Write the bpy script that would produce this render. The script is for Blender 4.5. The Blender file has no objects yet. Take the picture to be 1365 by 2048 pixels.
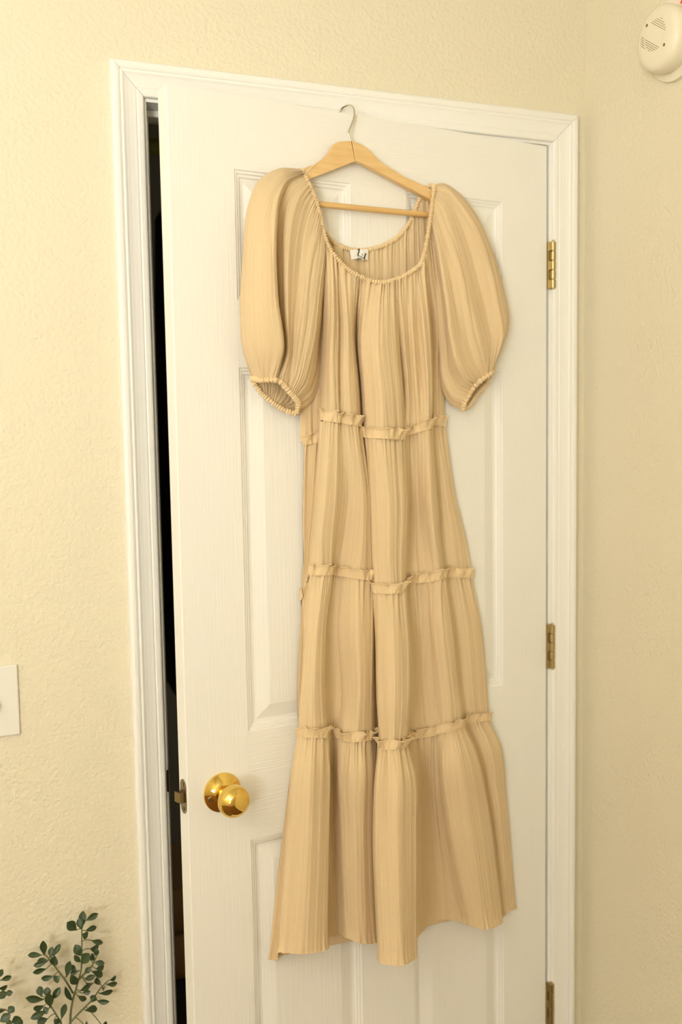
import bpy, math, random
import numpy as np
from mathutils import Vector, Matrix

S = bpy.context.scene
C = S.collection
R = random.Random(7)
NR = np.random.RandomState(11)

# ------------------------------------------------------------------ camera
YAW, PITCH, ROLL = 0.3892, -0.0871, -0.0164
CAM = Vector((-0.352, -1.6507, 1.5265))
fw = Vector((math.sin(YAW)*math.cos(PITCH), math.cos(YAW)*math.cos(PITCH), math.sin(PITCH)))
rt = Vector((math.cos(YAW), -math.sin(YAW), 0)); up = rt.cross(fw)
r2 = rt*math.cos(ROLL) + up*math.sin(ROLL); u2 = up*math.cos(ROLL) - rt*math.sin(ROLL)
cam_data = bpy.data.cameras.new('camera')
cam_data.sensor_fit = 'VERTICAL'; cam_data.sensor_height = 36.0
cam_data.lens = 1996.3/2048*36.0
cam_data.clip_start = 0.02
cam_data.dof.use_dof = True; cam_data.dof.focus_distance = 1.66; cam_data.dof.aperture_fstop = 2.0
cam = bpy.data.objects.new('camera', cam_data); C.objects.link(cam)
cam.matrix_world = Matrix(((r2.x, u2.x, -fw.x, CAM.x), (r2.y, u2.y, -fw.y, CAM.y), (r2.z, u2.z, -fw.z, CAM.z), (0, 0, 0, 1)))
S.camera = cam

# ------------------------------------------------------------------ world, lights, exposure
world = bpy.data.worlds.new('sky'); S.world = world; world.use_nodes = True
bg = world.node_tree.nodes['Background']; bg.inputs[0].default_value = (0.9, 0.95, 1.0, 1); bg.inputs[1].default_value = 0.6
S.view_settings.view_transform = 'Standard'; S.view_settings.look = 'None'
S.view_settings.gamma = 1.0; S.view_settings.use_curve_mapping = False
S.view_settings.exposure = 0.15
WIN = (-2.15, -1.2, 0.95, 2.05)          # window opening in the wall behind the photographer: x0, x1, z0, z1
FRONT_Y = -2.75
UPWARD_AIM = 4.0  # how steeply the added upper strips aim at the ceiling
def area(name, loc, aim, sx, sy, power, col):
    l = bpy.data.lights.new(name, 'AREA'); l.shape = 'RECTANGLE'; l.size = sx; l.size_y = sy; l.energy = power; l.color = col
    o = bpy.data.objects.new(name, l); C.objects.link(o); o.location = loc
    o.rotation_euler = (Vector(aim)-Vector(loc)).to_track_quat('-Z', 'Y').to_euler()
    return o
for k in range(5):                         # daylight: low strips level; upper strips tilted up, added to brighten the ceiling
    zz = WIN[2]+.14+k*.205; cx = (WIN[0]+WIN[1])/2; low = k < 2
    area('window_daylight', (cx, FRONT_Y-0.02, zz), (cx+.5, FRONT_Y+1, zz+(.15 if low else UPWARD_AIM)), .5 if low else WIN[1]-WIN[0]-.1, .17, 8.5 if low else 28.0, (0.975, 0.99, 0.985))
FILL_LAMP_POWER = 6.0                            # strength of an added fill lamp, built further down

# ------------------------------------------------------------------ materials
def mat(name, col, rough=0.6, metal=0.0, **kw):
    m = bpy.data.materials.new(name); m.use_nodes = True
    b = m.node_tree.nodes['Principled BSDF']
    b.inputs['Base Color'].default_value = (*col, 1); b.inputs['Roughness'].default_value = rough; b.inputs['Metallic'].default_value = metal
    for k, v in kw.items(): b.inputs[k].default_value = v
    return m
def srgb(r, g, b):
    f = lambda c: (c/255/12.92 if c/255 <= .04045 else ((c/255+.055)/1.055)**2.4)
    return (f(r), f(g), f(b))
def nd(m, t, **kw):
    n = m.node_tree.nodes.new(t)
    for k, v in kw.items(): setattr(n, k, v)
    return n
def ln(m, a, b): m.node_tree.links.new(a, b)
def bump_noise(m, scale, dist, stretch=(1, 1, 1), detail=3.0, strength=1.0):
    tc = nd(m, 'ShaderNodeTexCoord'); mp = nd(m, 'ShaderNodeMapping'); mp.inputs['Scale'].default_value = stretch
    no = nd(m, 'ShaderNodeTexNoise'); no.inputs['Scale'].default_value = scale; no.inputs['Detail'].default_value = detail
    bp = nd(m, 'ShaderNodeBump'); bp.inputs['Distance'].default_value = dist; bp.inputs['Strength'].default_value = strength
    ln(m, tc.outputs['Object'], mp.inputs[0]); ln(m, mp.outputs[0], no.inputs['Vector']); ln(m, no.outputs['Fac'], bp.inputs['Height'])
    ln(m, bp.outputs[0], m.node_tree.nodes['Principled BSDF'].inputs['Normal'])
    return no
def tint_noise(m, scale, c1, c2, stretch=(1, 1, 1), lo=.35, hi=.65):
    tc = nd(m, 'ShaderNodeTexCoord'); mp = nd(m, 'ShaderNodeMapping'); mp.inputs['Scale'].default_value = stretch
    no = nd(m, 'ShaderNodeTexNoise'); no.inputs['Scale'].default_value = scale; no.inputs['Detail'].default_value = 4
    rp = nd(m, 'ShaderNodeValToRGB'); rp.color_ramp.elements[0].position = lo; rp.color_ramp.elements[1].position = hi
    rp.color_ramp.elements[0].color = (*c1, 1); rp.color_ramp.elements[1].color = (*c2, 1)
    ln(m, tc.outputs['Object'], mp.inputs[0]); ln(m, mp.outputs[0], no.inputs['Vector']); ln(m, no.outputs['Fac'], rp.inputs[0])
    ln(m, rp.outputs[0], m.node_tree.nodes['Principled BSDF'].inputs['Base Color'])

M_WALL = mat('wall_paint', srgb(235, 226, 200), .75); bump_noise(M_WALL, 130, .0022, detail=2)
M_CEIL = mat('ceiling_paint', srgb(245, 240, 226), .9)
M_FLOOR = mat('tan_carpet', srgb(112, 76, 42), .95); tint_noise(M_FLOOR, 300, srgb(102, 68, 36), srgb(122, 84, 48))
M_TRIM = mat('trim_paint', srgb(249, 247, 240), .42); bump_noise(M_TRIM, 60, .0003)
M_DOORV = mat('door_paint_upright_grain', srgb(249, 247, 240), .45); bump_noise(M_DOORV, 6, .0006, (55, 55, 1.3), 4)
M_DOORH = mat('door_paint_level_grain', srgb(249, 247, 240), .45); bump_noise(M_DOORH, 6, .0010, (1.3, 55, 55), 4)
M_PLATE = mat('switch_plastic', srgb(240, 238, 228), .35)
M_DET = mat('detector_plastic', srgb(244, 236, 212), .4)
M_SLOT_SHADE = mat('slot_shade', srgb(128, 110, 70), .8)
M_BRASS = mat('polished_brass', (0.82, 0.58, 0.16), .05, 1.0)
M_ANTIQUE = mat('antique_brass', (0.27, 0.20, 0.10), .3, 1.0); bump_noise(M_ANTIQUE, 300, .0002)
M_NICKEL = mat('hinge_metal', (0.50, 0.40, 0.20), .3, 1.0)
M_STEEL = mat('hook_wire', (0.74, 0.71, 0.60), .28, 1.0)
M_BLACK = mat('dark_hole', (0.012, 0.010, 0.008), .7)
M_WOOD = mat('pale_hanger_wood', srgb(228, 184, 120), .42)
tint_noise(M_WOOD, 9, srgb(228, 188, 126), srgb(242, 208, 150), (1.5, 14, 14), .3, .7)
M_DOWEL = mat('dowel_wood', srgb(220, 172, 100), .4)
tint_noise(M_DOWEL, 9, srgb(222, 178, 108), srgb(238, 200, 136), (1, 22, 22), .3, .7)
M_LEAF = mat('leaf', srgb(62, 82, 46), .38)
tint_noise(M_LEAF, 60, srgb(34, 52, 34), srgb(68, 86, 44))
M_STEM = mat('stem', srgb(98, 104, 62), .6)
M_POT = mat('pot_clay', srgb(200, 190, 175), .7); M_SOIL = mat('soil', srgb(50, 38, 28), .95)
M_ORANGE = mat('orange_paper', srgb(245, 82, 8), .6); M_PAPER = mat('pale_pink_paper', srgb(250, 232, 218), .7)
M_LABEL = mat('satin_label', srgb(250, 248, 238), .5); M_INK = mat('label_ink', srgb(28, 30, 34), .7)
M_CLOSET = mat('closet_paint', srgb(170, 156, 124), .9)
M_RODM = mat('rod_wood', srgb(200, 190, 90), .5); M_COAT = mat('dark_cloth', srgb(80, 72, 54), .9)
M_COAT2 = mat('grey_cloth', srgb(120, 116, 96), .9); M_TAN = mat('tan_cloth', srgb(205, 165, 105), .9)
M_GLASS = mat('fill_lamp_glass', (1, .95, .85), .5)  # glowing glass of the added fill lamp
M_GLASS.node_tree.nodes['Principled BSDF'].inputs['Emission Color'].default_value = (1, .9, .7, 1)
M_GLASS.node_tree.nodes['Principled BSDF'].inputs['Emission Strength'].default_value = 1.5
# the dress cloth: crinkled weave with lengthwise tucks following the UV map (u = metres of cloth across)
def cloth(name, base, stripe, period):
    m = mat(name, base, .85); b = m.node_tree.nodes['Principled BSDF']
    b.inputs['Sheen Weight'].default_value = .15; b.inputs['Sheen Roughness'].default_value = .5
    uv = nd(m, 'ShaderNodeUVMap'); sp = nd(m, 'ShaderNodeSeparateXYZ'); ln(m, uv.outputs[0], sp.inputs[0])
    dv = nd(m, 'ShaderNodeMath', operation='DIVIDE'); dv.inputs[1].default_value = period; ln(m, sp.outputs[0], dv.inputs[0])
    fr = nd(m, 'ShaderNodeMath', operation='FRACT'); ln(m, dv.outputs[0], fr.inputs[0])
    rp = nd(m, 'ShaderNodeValToRGB'); e = rp.color_ramp.elements
    e[0].position = 0; e[0].color = (1, 1, 1, 1); e[1].position = .10; e[1].color = (0, 0, 0, 1)
    for p, v in ((.44, 0), (.48, .7), (.53, 0), (.97, 0), (1, .8)):
        q = e.new(p); q.color = (v, v, v, 1)
    ln(m, fr.outputs[0], rp.inputs[0])
    tc = nd(m, 'ShaderNodeTexCoord'); no = nd(m, 'ShaderNodeTexNoise'); no.inputs['Scale'].default_value = 650; no.inputs['Detail'].default_value = 2
    ln(m, tc.outputs['Object'], no.inputs['Vector'])
    mx = nd(m, 'ShaderNodeMix', data_type='RGBA'); mx.inputs[6].default_value = (*base, 1); mx.inputs[7].default_value = (*stripe, 1)
    ml = nd(m, 'ShaderNodeMath', operation='MULTIPLY'); ml.inputs[1].default_value = .55; ln(m, rp.outputs[0], ml.inputs[0]); ln(m, ml.outputs[0], mx.inputs[0])
    ln(m, mx.outputs[2], b.inputs['Base Color'])
    ad = nd(m, 'ShaderNodeMath', operation='MULTIPLY_ADD'); ad.inputs[1].default_value = .5; ln(m, no.outputs['Fac'], ad.inputs[0]); ln(m, rp.outputs[0], ad.inputs[2])
    bp = nd(m, 'ShaderNodeBump'); bp.inputs['Distance'].default_value = .0006; bp.inputs['Strength'].default_value = .8
    ln(m, ad.outputs[0], bp.inputs['Height']); ln(m, bp.outputs[0], b.inputs['Normal'])
    tr = nd(m, 'ShaderNodeBsdfTranslucent'); tr.inputs[0].default_value = (*base, 1); ms = nd(m, 'ShaderNodeMixShader'); ms.inputs[0].default_value = .12
    ln(m, b.outputs[0], ms.inputs[1]); ln(m, tr.outputs[0], ms.inputs[2]); ln(m, ms.outputs[0], m.node_tree.nodes['Material Output'].inputs[0])
    return m
M_CLOTH = cloth('dress_cloth', srgb(239, 213, 168), srgb(250, 232, 194), .0190)
M_GATHER = mat('dress_gathered_cloth', srgb(239, 213, 168), .85); bump_noise(M_GATHER, 650, .0003)

# ------------------------------------------------------------------ mesh helpers
def link(name, verts, faces, m, parent=None, smooth=False, uv=None, matidx=None):
    me = bpy.data.meshes.new(name); me.from_pydata([tuple(map(float, v)) for v in verts], [], [tuple(map(int, f)) for f in faces])
    for mm in (m if isinstance(m, (list, tuple)) else [m]): me.materials.append(mm)
    if matidx is not None: me.polygons.foreach_set('material_index', matidx)
    if smooth: me.polygons.foreach_set('use_smooth', [True]*len(me.polygons))
    if uv is not None:
        lay = me.uv_layers.new(name='UVMap'); idx = np.empty(len(me.loops), dtype=np.int32); me.loops.foreach_get('vertex_index', idx)
        lay.data.foreach_set('uv', np.asarray(uv, dtype=np.float32)[idx].ravel())
    me.update(); me.validate()
    o = bpy.data.objects.new(name, me); C.objects.link(o)
    if parent: o.parent = parent
    return o
class MB:
    def __init__(s): s.v = []; s.f = []
    def add(s, v, f):
        n = len(s.v); s.v += [tuple(p) for p in v]; s.f += [tuple(i+n for i in q) for q in f]; return s
    def box(s, a, b, bev=0.0):
        (x0, y0, z0), (x1, y1, z1) = a, b
        if bev <= 0:
            return s.add([(x, y, z) for x in (x0, x1) for y in (y0, y1) for z in (z0, z1)],
                [(0, 1, 3, 2), (4, 6, 7, 5), (0, 4, 5, 1), (2, 3, 7, 6), (0, 2, 6, 4), (1, 5, 7, 3)])
        import bmesh
        bm = bmesh.new(); bmesh.ops.create_cube(bm, size=1)
        for v in bm.verts: v.co = Vector(((x0+x1)/2+v.co.x*(x1-x0), (y0+y1)/2+v.co.y*(y1-y0), (z0+z1)/2+v.co.z*(z1-z0)))
        bmesh.ops.bevel(bm, geom=bm.edges[:], offset=bev, segments=2, affect='EDGES', profile=.5)
        bm.verts.index_update(); s.add([v.co[:] for v in bm.verts], [[v.index for v in f.verts] for f in bm.faces]); bm.free(); return s
    def prism(s, poly, y0, y1):            # polygon in x,z pushed through y
        n = len(poly)
        return s.add([(x, y0, z) for x, z in poly]+[(x, y1, z) for x, z in poly],
            [tuple(range(n)), tuple(range(2*n-1, n-1, -1))]+[(i, (i+1) % n, n+(i+1) % n, n+i) for i in range(n)])
    def tube(s, pts, rad, n=10, closed=False, squash=None):
        P = np.asarray(pts, float); N = len(P); rad = np.broadcast_to(np.asarray(rad, float), (N,))
        T = (np.roll(P, -1, 0)-np.roll(P, 1, 0)) if closed else np.gradient(P, axis=0)
        T /= np.linalg.norm(T, axis=1)[:, None]+1e-12
        ref = np.array([0, 1., 0]) if abs(T[0][1]) < .9 else np.array([1., 0, 0])
        vs = []; a = ref
        for i in range(N):
            a = a-T[i]*(a@T[i]); a /= np.linalg.norm(a)+1e-12; b = np.cross(T[i], a)
            for k in range(n):
                t = 2*math.pi*k/n; vs.append(P[i]+rad[i]*(a*math.cos(t)+b*math.sin(t)))
        fs = [(i*n+k, i*n+(k+1) % n, ((i+1) % N)*n+(k+1) % n, ((i+1) % N)*n+k) for i in range(N if closed else N-1) for k in range(n)]
        if not closed: fs += [tuple(range(n-1, -1, -1)), tuple(range((N-1)*n, N*n))]
        return s.add(vs, fs)
    def lathe(s, prof, axis_o, ax, n=32):  # prof: (radius, height along ax)
        o = Vector(axis_o); ax = Vector(ax).normalized(); a = ax.orthogonal().normalized(); b = ax.cross(a)
        vs = [o+ax*h+(a*math.cos(2*math.pi*k/n)+b*math.sin(2*math.pi*k/n))*r for r, h in prof for k in range(n)]
        m = len(prof)
        fs = [(i*n+k, i*n+(k+1) % n, (i+1)*n+(k+1) % n, (i+1)*n+k) for i in range(m-1) for k in range(n)]
        fs += [tuple(range(n-1, -1, -1)), tuple(range((m-1)*n, m*n))]
        return s.add(vs, fs)
    def build(s, name, m, parent=None, smooth=False):
        o = link(name, s.v, s.f, m, parent, False)
        if smooth:
            import bmesh
            bm = bmesh.new(); bm.from_mesh(o.data); bmesh.ops.recalc_face_normals(bm, faces=bm.faces)
            for f in bm.faces: f.smooth = True
            for e in bm.edges:
                if len(e.link_faces) == 2 and e.calc_face_angle(0) > math.radians(38): e.smooth = False
            bm.to_mesh(o.data); bm.free()
        else:
            import bmesh
            bm = bmesh.new(); bm.from_mesh(o.data); bmesh.ops.recalc_face_normals(bm, faces=bm.faces); bm.to_mesh(o.data); bm.free()
        return o
def empty(name, loc=(0, 0, 0), rz=0.0):
    o = bpy.data.objects.new(name, None); C.objects.link(o); o.empty_display_size = .05; o.location = loc; o.rotation_euler = (0, 0, rz); return o
def tag(o, label, cat, group=None):
    o['label'] = label; o['category'] = cat
    if group: o['group'] = group
    return o
def struct(o): o['kind'] = 'structure'; return o
def catmull(P, n):                          # dense smooth curve through points, n samples per segment
    P = np.asarray(P, float); out = []
    for i in range(len(P)-1):
        p0 = P[i-1] if i else 2*P[0]-P[1]; p1, p2 = P[i], P[i+1]; p3 = P[i+2] if i+2 < len(P) else 2*P[-1]-P[-2]
        for k in range(n):
            t = k/n; out.append(.5*((2*p1)+(p2-p0)*t+(2*p0-5*p1+4*p2-p3)*t*t+(3*p1-p0-3*p2+p3)*t**3))
    out.append(P[-1]); return np.array(out)

# ------------------------------------------------------------------ measured outlines, metres in the door's own frame (x from latch edge, d out of the door face, z up)
BODICE = [
 [(.2651,.014,1.8403),(.2624,.022,1.8323),(.2583,.034,1.8235),(.2612,.037,1.8152),(.2649,.04,1.8062),(.2699,.041,1.8008),(.2762,.043,1.7936),(.2844,.045,1.7858),(.2936,.047,1.7788),(.3016,.048,1.7751),(.3106,.049,1.7706),(.3238,.051,1.7662),(.3491,.053,1.7625),(.3717,.052,1.7672),(.3814,.051,1.7696),(.3913,.05,1.7736),(.4012,.049,1.7785),(.4118,.047,1.7836),(.4225,.045,1.7896),(.4312,.043,1.7955),(.4389,.041,1.8013),(.4482,.037,1.817),(.4597,.03,1.8402),(.4725,.018,1.856)],
 [(.2523,.008,1.7033),(.255,.0116,1.7007),(.2502,.0444,1.708),(.25,.0593,1.7007),(.2632,.0508,1.6961),(.2776,.0372,1.6942),(.2793,.0474,1.6886),(.2829,.0541,1.6825),(.2919,.0484,1.6783),(.3028,.0383,1.6764),(.3285,.005,1.6715),(.3128,.047,1.6627),(.3317,.0701,1.6578),(.3711,.0614,1.6612),(.3979,.0363,1.6665),(.3992,.0483,1.669),(.4149,.0373,1.6736),(.4169,.0466,1.6764),(.4325,.0392,1.6816),(.433,.0582,1.6841),(.4472,.0514,1.6892),(.4799,.016,1.7042),(.4853,.0237,1.7164),(.5073,.01,1.7256)],
 [(.2372,.007,1.5922),(.251,.0063,1.5934),(.2469,.0386,1.6167),(.2464,.056,1.6117),(.255,.0588,1.608),(.2708,.0446,1.6067),(.2745,.0528,1.6037),(.2799,.0582,1.6),(.2899,.0559,1.597),(.3062,.0431,1.5953),(.3351,.005,1.5859),(.3184,.0468,1.5792),(.3353,.0733,1.5757),(.3797,.0619,1.5765),(.4069,.0335,1.5811),(.4073,.0454,1.5841),(.421,.0376,1.5869),(.4229,.047,1.5896),(.4378,.0423,1.5931),(.4403,.0554,1.5959),(.4535,.0486,1.5996),(.4789,.019,1.6085),(.4862,.0211,1.6141),(.5019,.01,1.6166)],
 [(.2233,.006,1.4947),(.2493,.0074,1.4983),(.2433,.0368,1.5357),(.249,.0486,1.5331),(.2615,.0516,1.5312),(.2728,.0435,1.5304),(.2773,.0489,1.5294),(.284,.054,1.5276),(.2962,.0513,1.5258),(.3127,.0385,1.524),(.3398,.005,1.51),(.3215,.0463,1.5053),(.3394,.0714,1.5034),(.3896,.0517,1.5014),(.4047,.04,1.5054),(.4153,.0368,1.5086),(.4223,.0404,1.5102),(.4275,.0466,1.5127),(.4332,.0537,1.5152),(.4407,.055,1.5177),(.4539,.0455,1.5201),(.475,.0188,1.5244),(.4883,.0185,1.5233),(.5077,.01,1.5204)]]
TIER2 = [
 [(.2233,.006,1.4947),(.2493,.0074,1.4983),(.2433,.0368,1.5357),(.249,.0486,1.5331),(.2615,.0516,1.5312),(.2728,.0435,1.5304),(.2773,.0489,1.5294),(.284,.054,1.5276),(.2962,.0513,1.5258),(.3127,.0385,1.524),(.3398,.005,1.51),(.3215,.0463,1.5053),(.3394,.0714,1.5034),(.3896,.0517,1.5014),(.4047,.04,1.5054),(.4153,.0368,1.5086),(.4223,.0404,1.5102),(.4275,.0466,1.5127),(.4332,.0537,1.5152),(.4407,.055,1.5177),(.4539,.0455,1.5201),(.475,.0188,1.5244),(.4883,.0185,1.5233),(.5077,.01,1.5204)],
 [(.2177,.006,1.3708),(.2364,.005,1.373),(.2332,.0318,1.4131),(.2362,.0502,1.4122),(.2567,.0509,1.4104),(.2745,.04,1.4085),(.2899,.0336,1.4065),(.3007,.0418,1.4047),(.312,.0476,1.4016),(.3294,.0403,1.3981),(.3541,.005,1.3854),(.3282,.0481,1.3791),(.3451,.0752,1.3782),(.3878,.0644,1.3766),(.4146,.0307,1.3789),(.4278,.0222,1.3825),(.4379,.0231,1.3833),(.441,.0327,1.3856),(.4397,.0453,1.3886),(.4442,.0573,1.3917),(.4634,.0469,1.3923),(.4916,.0136,1.3927),(.5059,.0215,1.3915),(.5324,.01,1.3872)],
 [(.2169,.006,1.2925),(.2249,.0055,1.2947),(.2287,.0231,1.335),(.2329,.0396,1.335),(.2547,.0383,1.333),(.2719,.025,1.3303),(.2892,.0155,1.3273),(.3009,.026,1.3257),(.3124,.0399,1.3224),(.3335,.0348,1.318),(.3549,.005,1.3069),(.3307,.0468,1.2991),(.3468,.0707,1.2986),(.3868,.0596,1.2973),(.4115,.029,1.2993),(.4257,.0207,1.303),(.4401,.0218,1.3031),(.4505,.0286,1.3043),(.4525,.0412,1.3073),(.4569,.0503,1.3106),(.4754,.0397,1.3102),(.4998,.012,1.3088),(.5235,.0196,1.3069),(.557,.01,1.3014)],
 [(.2127,.006,1.2351),(.2135,.0083,1.2379),(.2237,.0194,1.2776),(.2367,.0306,1.2769),(.257,.027,1.2746),(.2689,.0112,1.2716),(.2827,.0076,1.2691),(.2908,.0176,1.2679),(.3091,.0337,1.2639),(.3398,.0279,1.2577),(.3602,.005,1.2484),(.3335,.049,1.2402),(.3519,.0678,1.2392),(.3863,.0561,1.2386),(.4042,.0341,1.2418),(.4215,.0259,1.2454),(.4423,.027,1.2445),(.4535,.0311,1.2448),(.4585,.0411,1.2475),(.469,.0448,1.2497),(.4885,.0344,1.2484),(.5089,.0127,1.2465),(.5338,.0174,1.2439),(.5682,.01,1.238)]]
TIER3 = [
 [(.2127,.006,1.2351),(.2135,.0083,1.2379),(.2237,.0194,1.2776),(.2367,.0306,1.2769),(.257,.027,1.2746),(.2689,.0112,1.2716),(.2827,.0076,1.2691),(.2908,.0176,1.2679),(.3091,.0337,1.2639),(.3398,.0279,1.2577),(.3602,.005,1.2484),(.3335,.049,1.2402),(.3519,.0678,1.2392),(.3863,.0561,1.2386),(.4042,.0341,1.2418),(.4215,.0259,1.2454),(.4423,.027,1.2445),(.4535,.0311,1.2448),(.4585,.0411,1.2475),(.469,.0448,1.2497),(.4885,.0344,1.2484),(.5089,.0127,1.2465),(.5338,.0174,1.2439),(.5682,.01,1.238)],
 [(.2062,.006,1.1587),(.2129,.0063,1.1605),(.2108,.0258,1.192),(.2157,.0484,1.1941),(.2365,.0415,1.1903),(.255,.0135,1.1845),(.2718,.0098,1.1822),(.2824,.0206,1.178),(.3004,.0457,1.1766),(.3331,.0365,1.1708),(.3599,.005,1.162),(.3318,.056,1.1545),(.347,.0829,1.1563),(.3871,.0689,1.1526),(.4148,.0325,1.1516),(.432,.0216,1.1542),(.4507,.0229,1.1537),(.4568,.0298,1.156),(.4567,.0455,1.1611),(.4667,.0575,1.1652),(.493,.047,1.1634),(.5222,.0136,1.1581),(.5496,.0215,1.1568),(.5912,.01,1.1494)],
 [(.2001,.006,1.0576),(.2043,.0055,1.0594),(.1945,.0339,1.0803),(.2047,.0538,1.0819),(.2309,.0439,1.075),(.2526,.01,1.0665),(.2763,.005,1.0635),(.2876,.0234,1.057),(.2989,.048,1.0586),(.3281,.0383,1.0544),(.3602,.005,1.0473),(.327,.0657,1.0425),(.3411,.0927,1.0464),(.3788,.0789,1.0401),(.4135,.0339,1.0341),(.4356,.0205,1.0346),(.456,.0196,1.0336),(.4664,.0301,1.0374),(.4717,.0459,1.0434),(.4839,.0551,1.0478),(.5085,.0445,1.0463),(.5359,.014,1.0404),(.5647,.019,1.0398),(.6037,.01,1.0331)],
 [(.2016,.006,.9937),(.2015,.0061,.9964),(.1895,.0315,1.0087),(.206,.0485,1.0087),(.2374,.0382,.9996),(.2534,.0131,.9936),(.2669,.005,.9918),(.2752,.0319,.986),(.2946,.0448,.9843),(.3277,.0353,.9804),(.3633,.005,.9752),(.3318,.066,.9703),(.3398,.0884,.9751),(.3727,.0743,.9679),(.4022,.0365,.9631),(.4373,.0232,.9607),(.4636,.0251,.9594),(.4716,.0327,.9638),(.4791,.0455,.9696),(.4954,.0508,.9728),(.5224,.0419,.9716),(.5456,.0174,.9671),(.5779,.0136,.9646),(.6094,.01,.9604)]]
TIER4 = [
 [(.2016,.006,.9937),(.2015,.0061,.9964),(.1895,.0315,1.0087),(.206,.0485,1.0087),(.2374,.0382,.9996),(.2534,.0131,.9936),(.2669,.005,.9918),(.2752,.0319,.986),(.2946,.0448,.9843),(.3277,.0353,.9804),(.3633,.005,.9752),(.3318,.066,.9703),(.3398,.0884,.9751),(.3727,.0743,.9679),(.4022,.0365,.9631),(.4373,.0232,.9607),(.4636,.0251,.9594),(.4716,.0327,.9638),(.4791,.0455,.9696),(.4954,.0508,.9728),(.5224,.0419,.9716),(.5456,.0174,.9671),(.5779,.0136,.9646),(.6094,.01,.9604)],
 [(.1869,.006,.9426),(.1876,.0066,.9446),(.1722,.0408,.9625),(.1899,.0694,.9658),(.233,.0531,.953),(.2608,.0069,.9406),(.2689,.005,.9418),(.2654,.0353,.9403),(.2841,.0626,.9417),(.3286,.0459,.9322),(.3583,.005,.923),(.315,.0785,.9243),(.327,.1148,.9324),(.3784,.0928,.9199),(.4172,.0405,.9109),(.4432,.0202,.91),(.4658,.0196,.9095),(.4716,.0305,.9141),(.466,.0553,.9242),(.4941,.07,.9264),(.544,.0509,.9182),(.5767,.0147,.9089),(.5977,.026,.9131),(.6385,.01,.9035)],
 [(.1693,.006,.842),(.1739,.0063,.842),(.1601,.0435,.8658),(.1841,.0694,.8674),(.2283,.0561,.8553),(.2589,.005,.8429),(.269,.005,.8453),(.2679,.033,.8449),(.2857,.0571,.8435),(.3269,.0427,.8325),(.3535,.005,.821),(.3028,.0892,.8288),(.3205,.1226,.835),(.3748,.1008,.8222),(.4184,.0401,.8122),(.4526,.0146,.8113),(.4772,.0117,.811),(.4806,.026,.8153),(.4796,.0538,.8232),(.5149,.0684,.821),(.5718,.0489,.8105),(.6054,.0126,.8005),(.6184,.0238,.8083),(.6526,.009,.7992)],
 [(.1354,.006,.621),(.1509,.0089,.616),(.1369,.0462,.6518),(.1689,.0677,.65),(.2185,.0589,.6385),(.2526,.005,.6285),(.272,.005,.6304),(.2736,.0304,.6331),(.2938,.0492,.6241),(.3353,.0386,.6083),(.3649,.005,.5893),(.2988,.1093,.6148),(.318,.1326,.6158),(.3693,.1051,.6019),(.4167,.0389,.5938),(.4658,.0086,.5935),(.4985,.0063,.5944),(.5241,.0268,.5914),(.5321,.0546,.5917),(.5533,.065,.5846),(.6074,.0468,.5735),(.6384,.0134,.5645),(.6513,.016,.5734),(.6769,.008,.5672)]]
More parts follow.
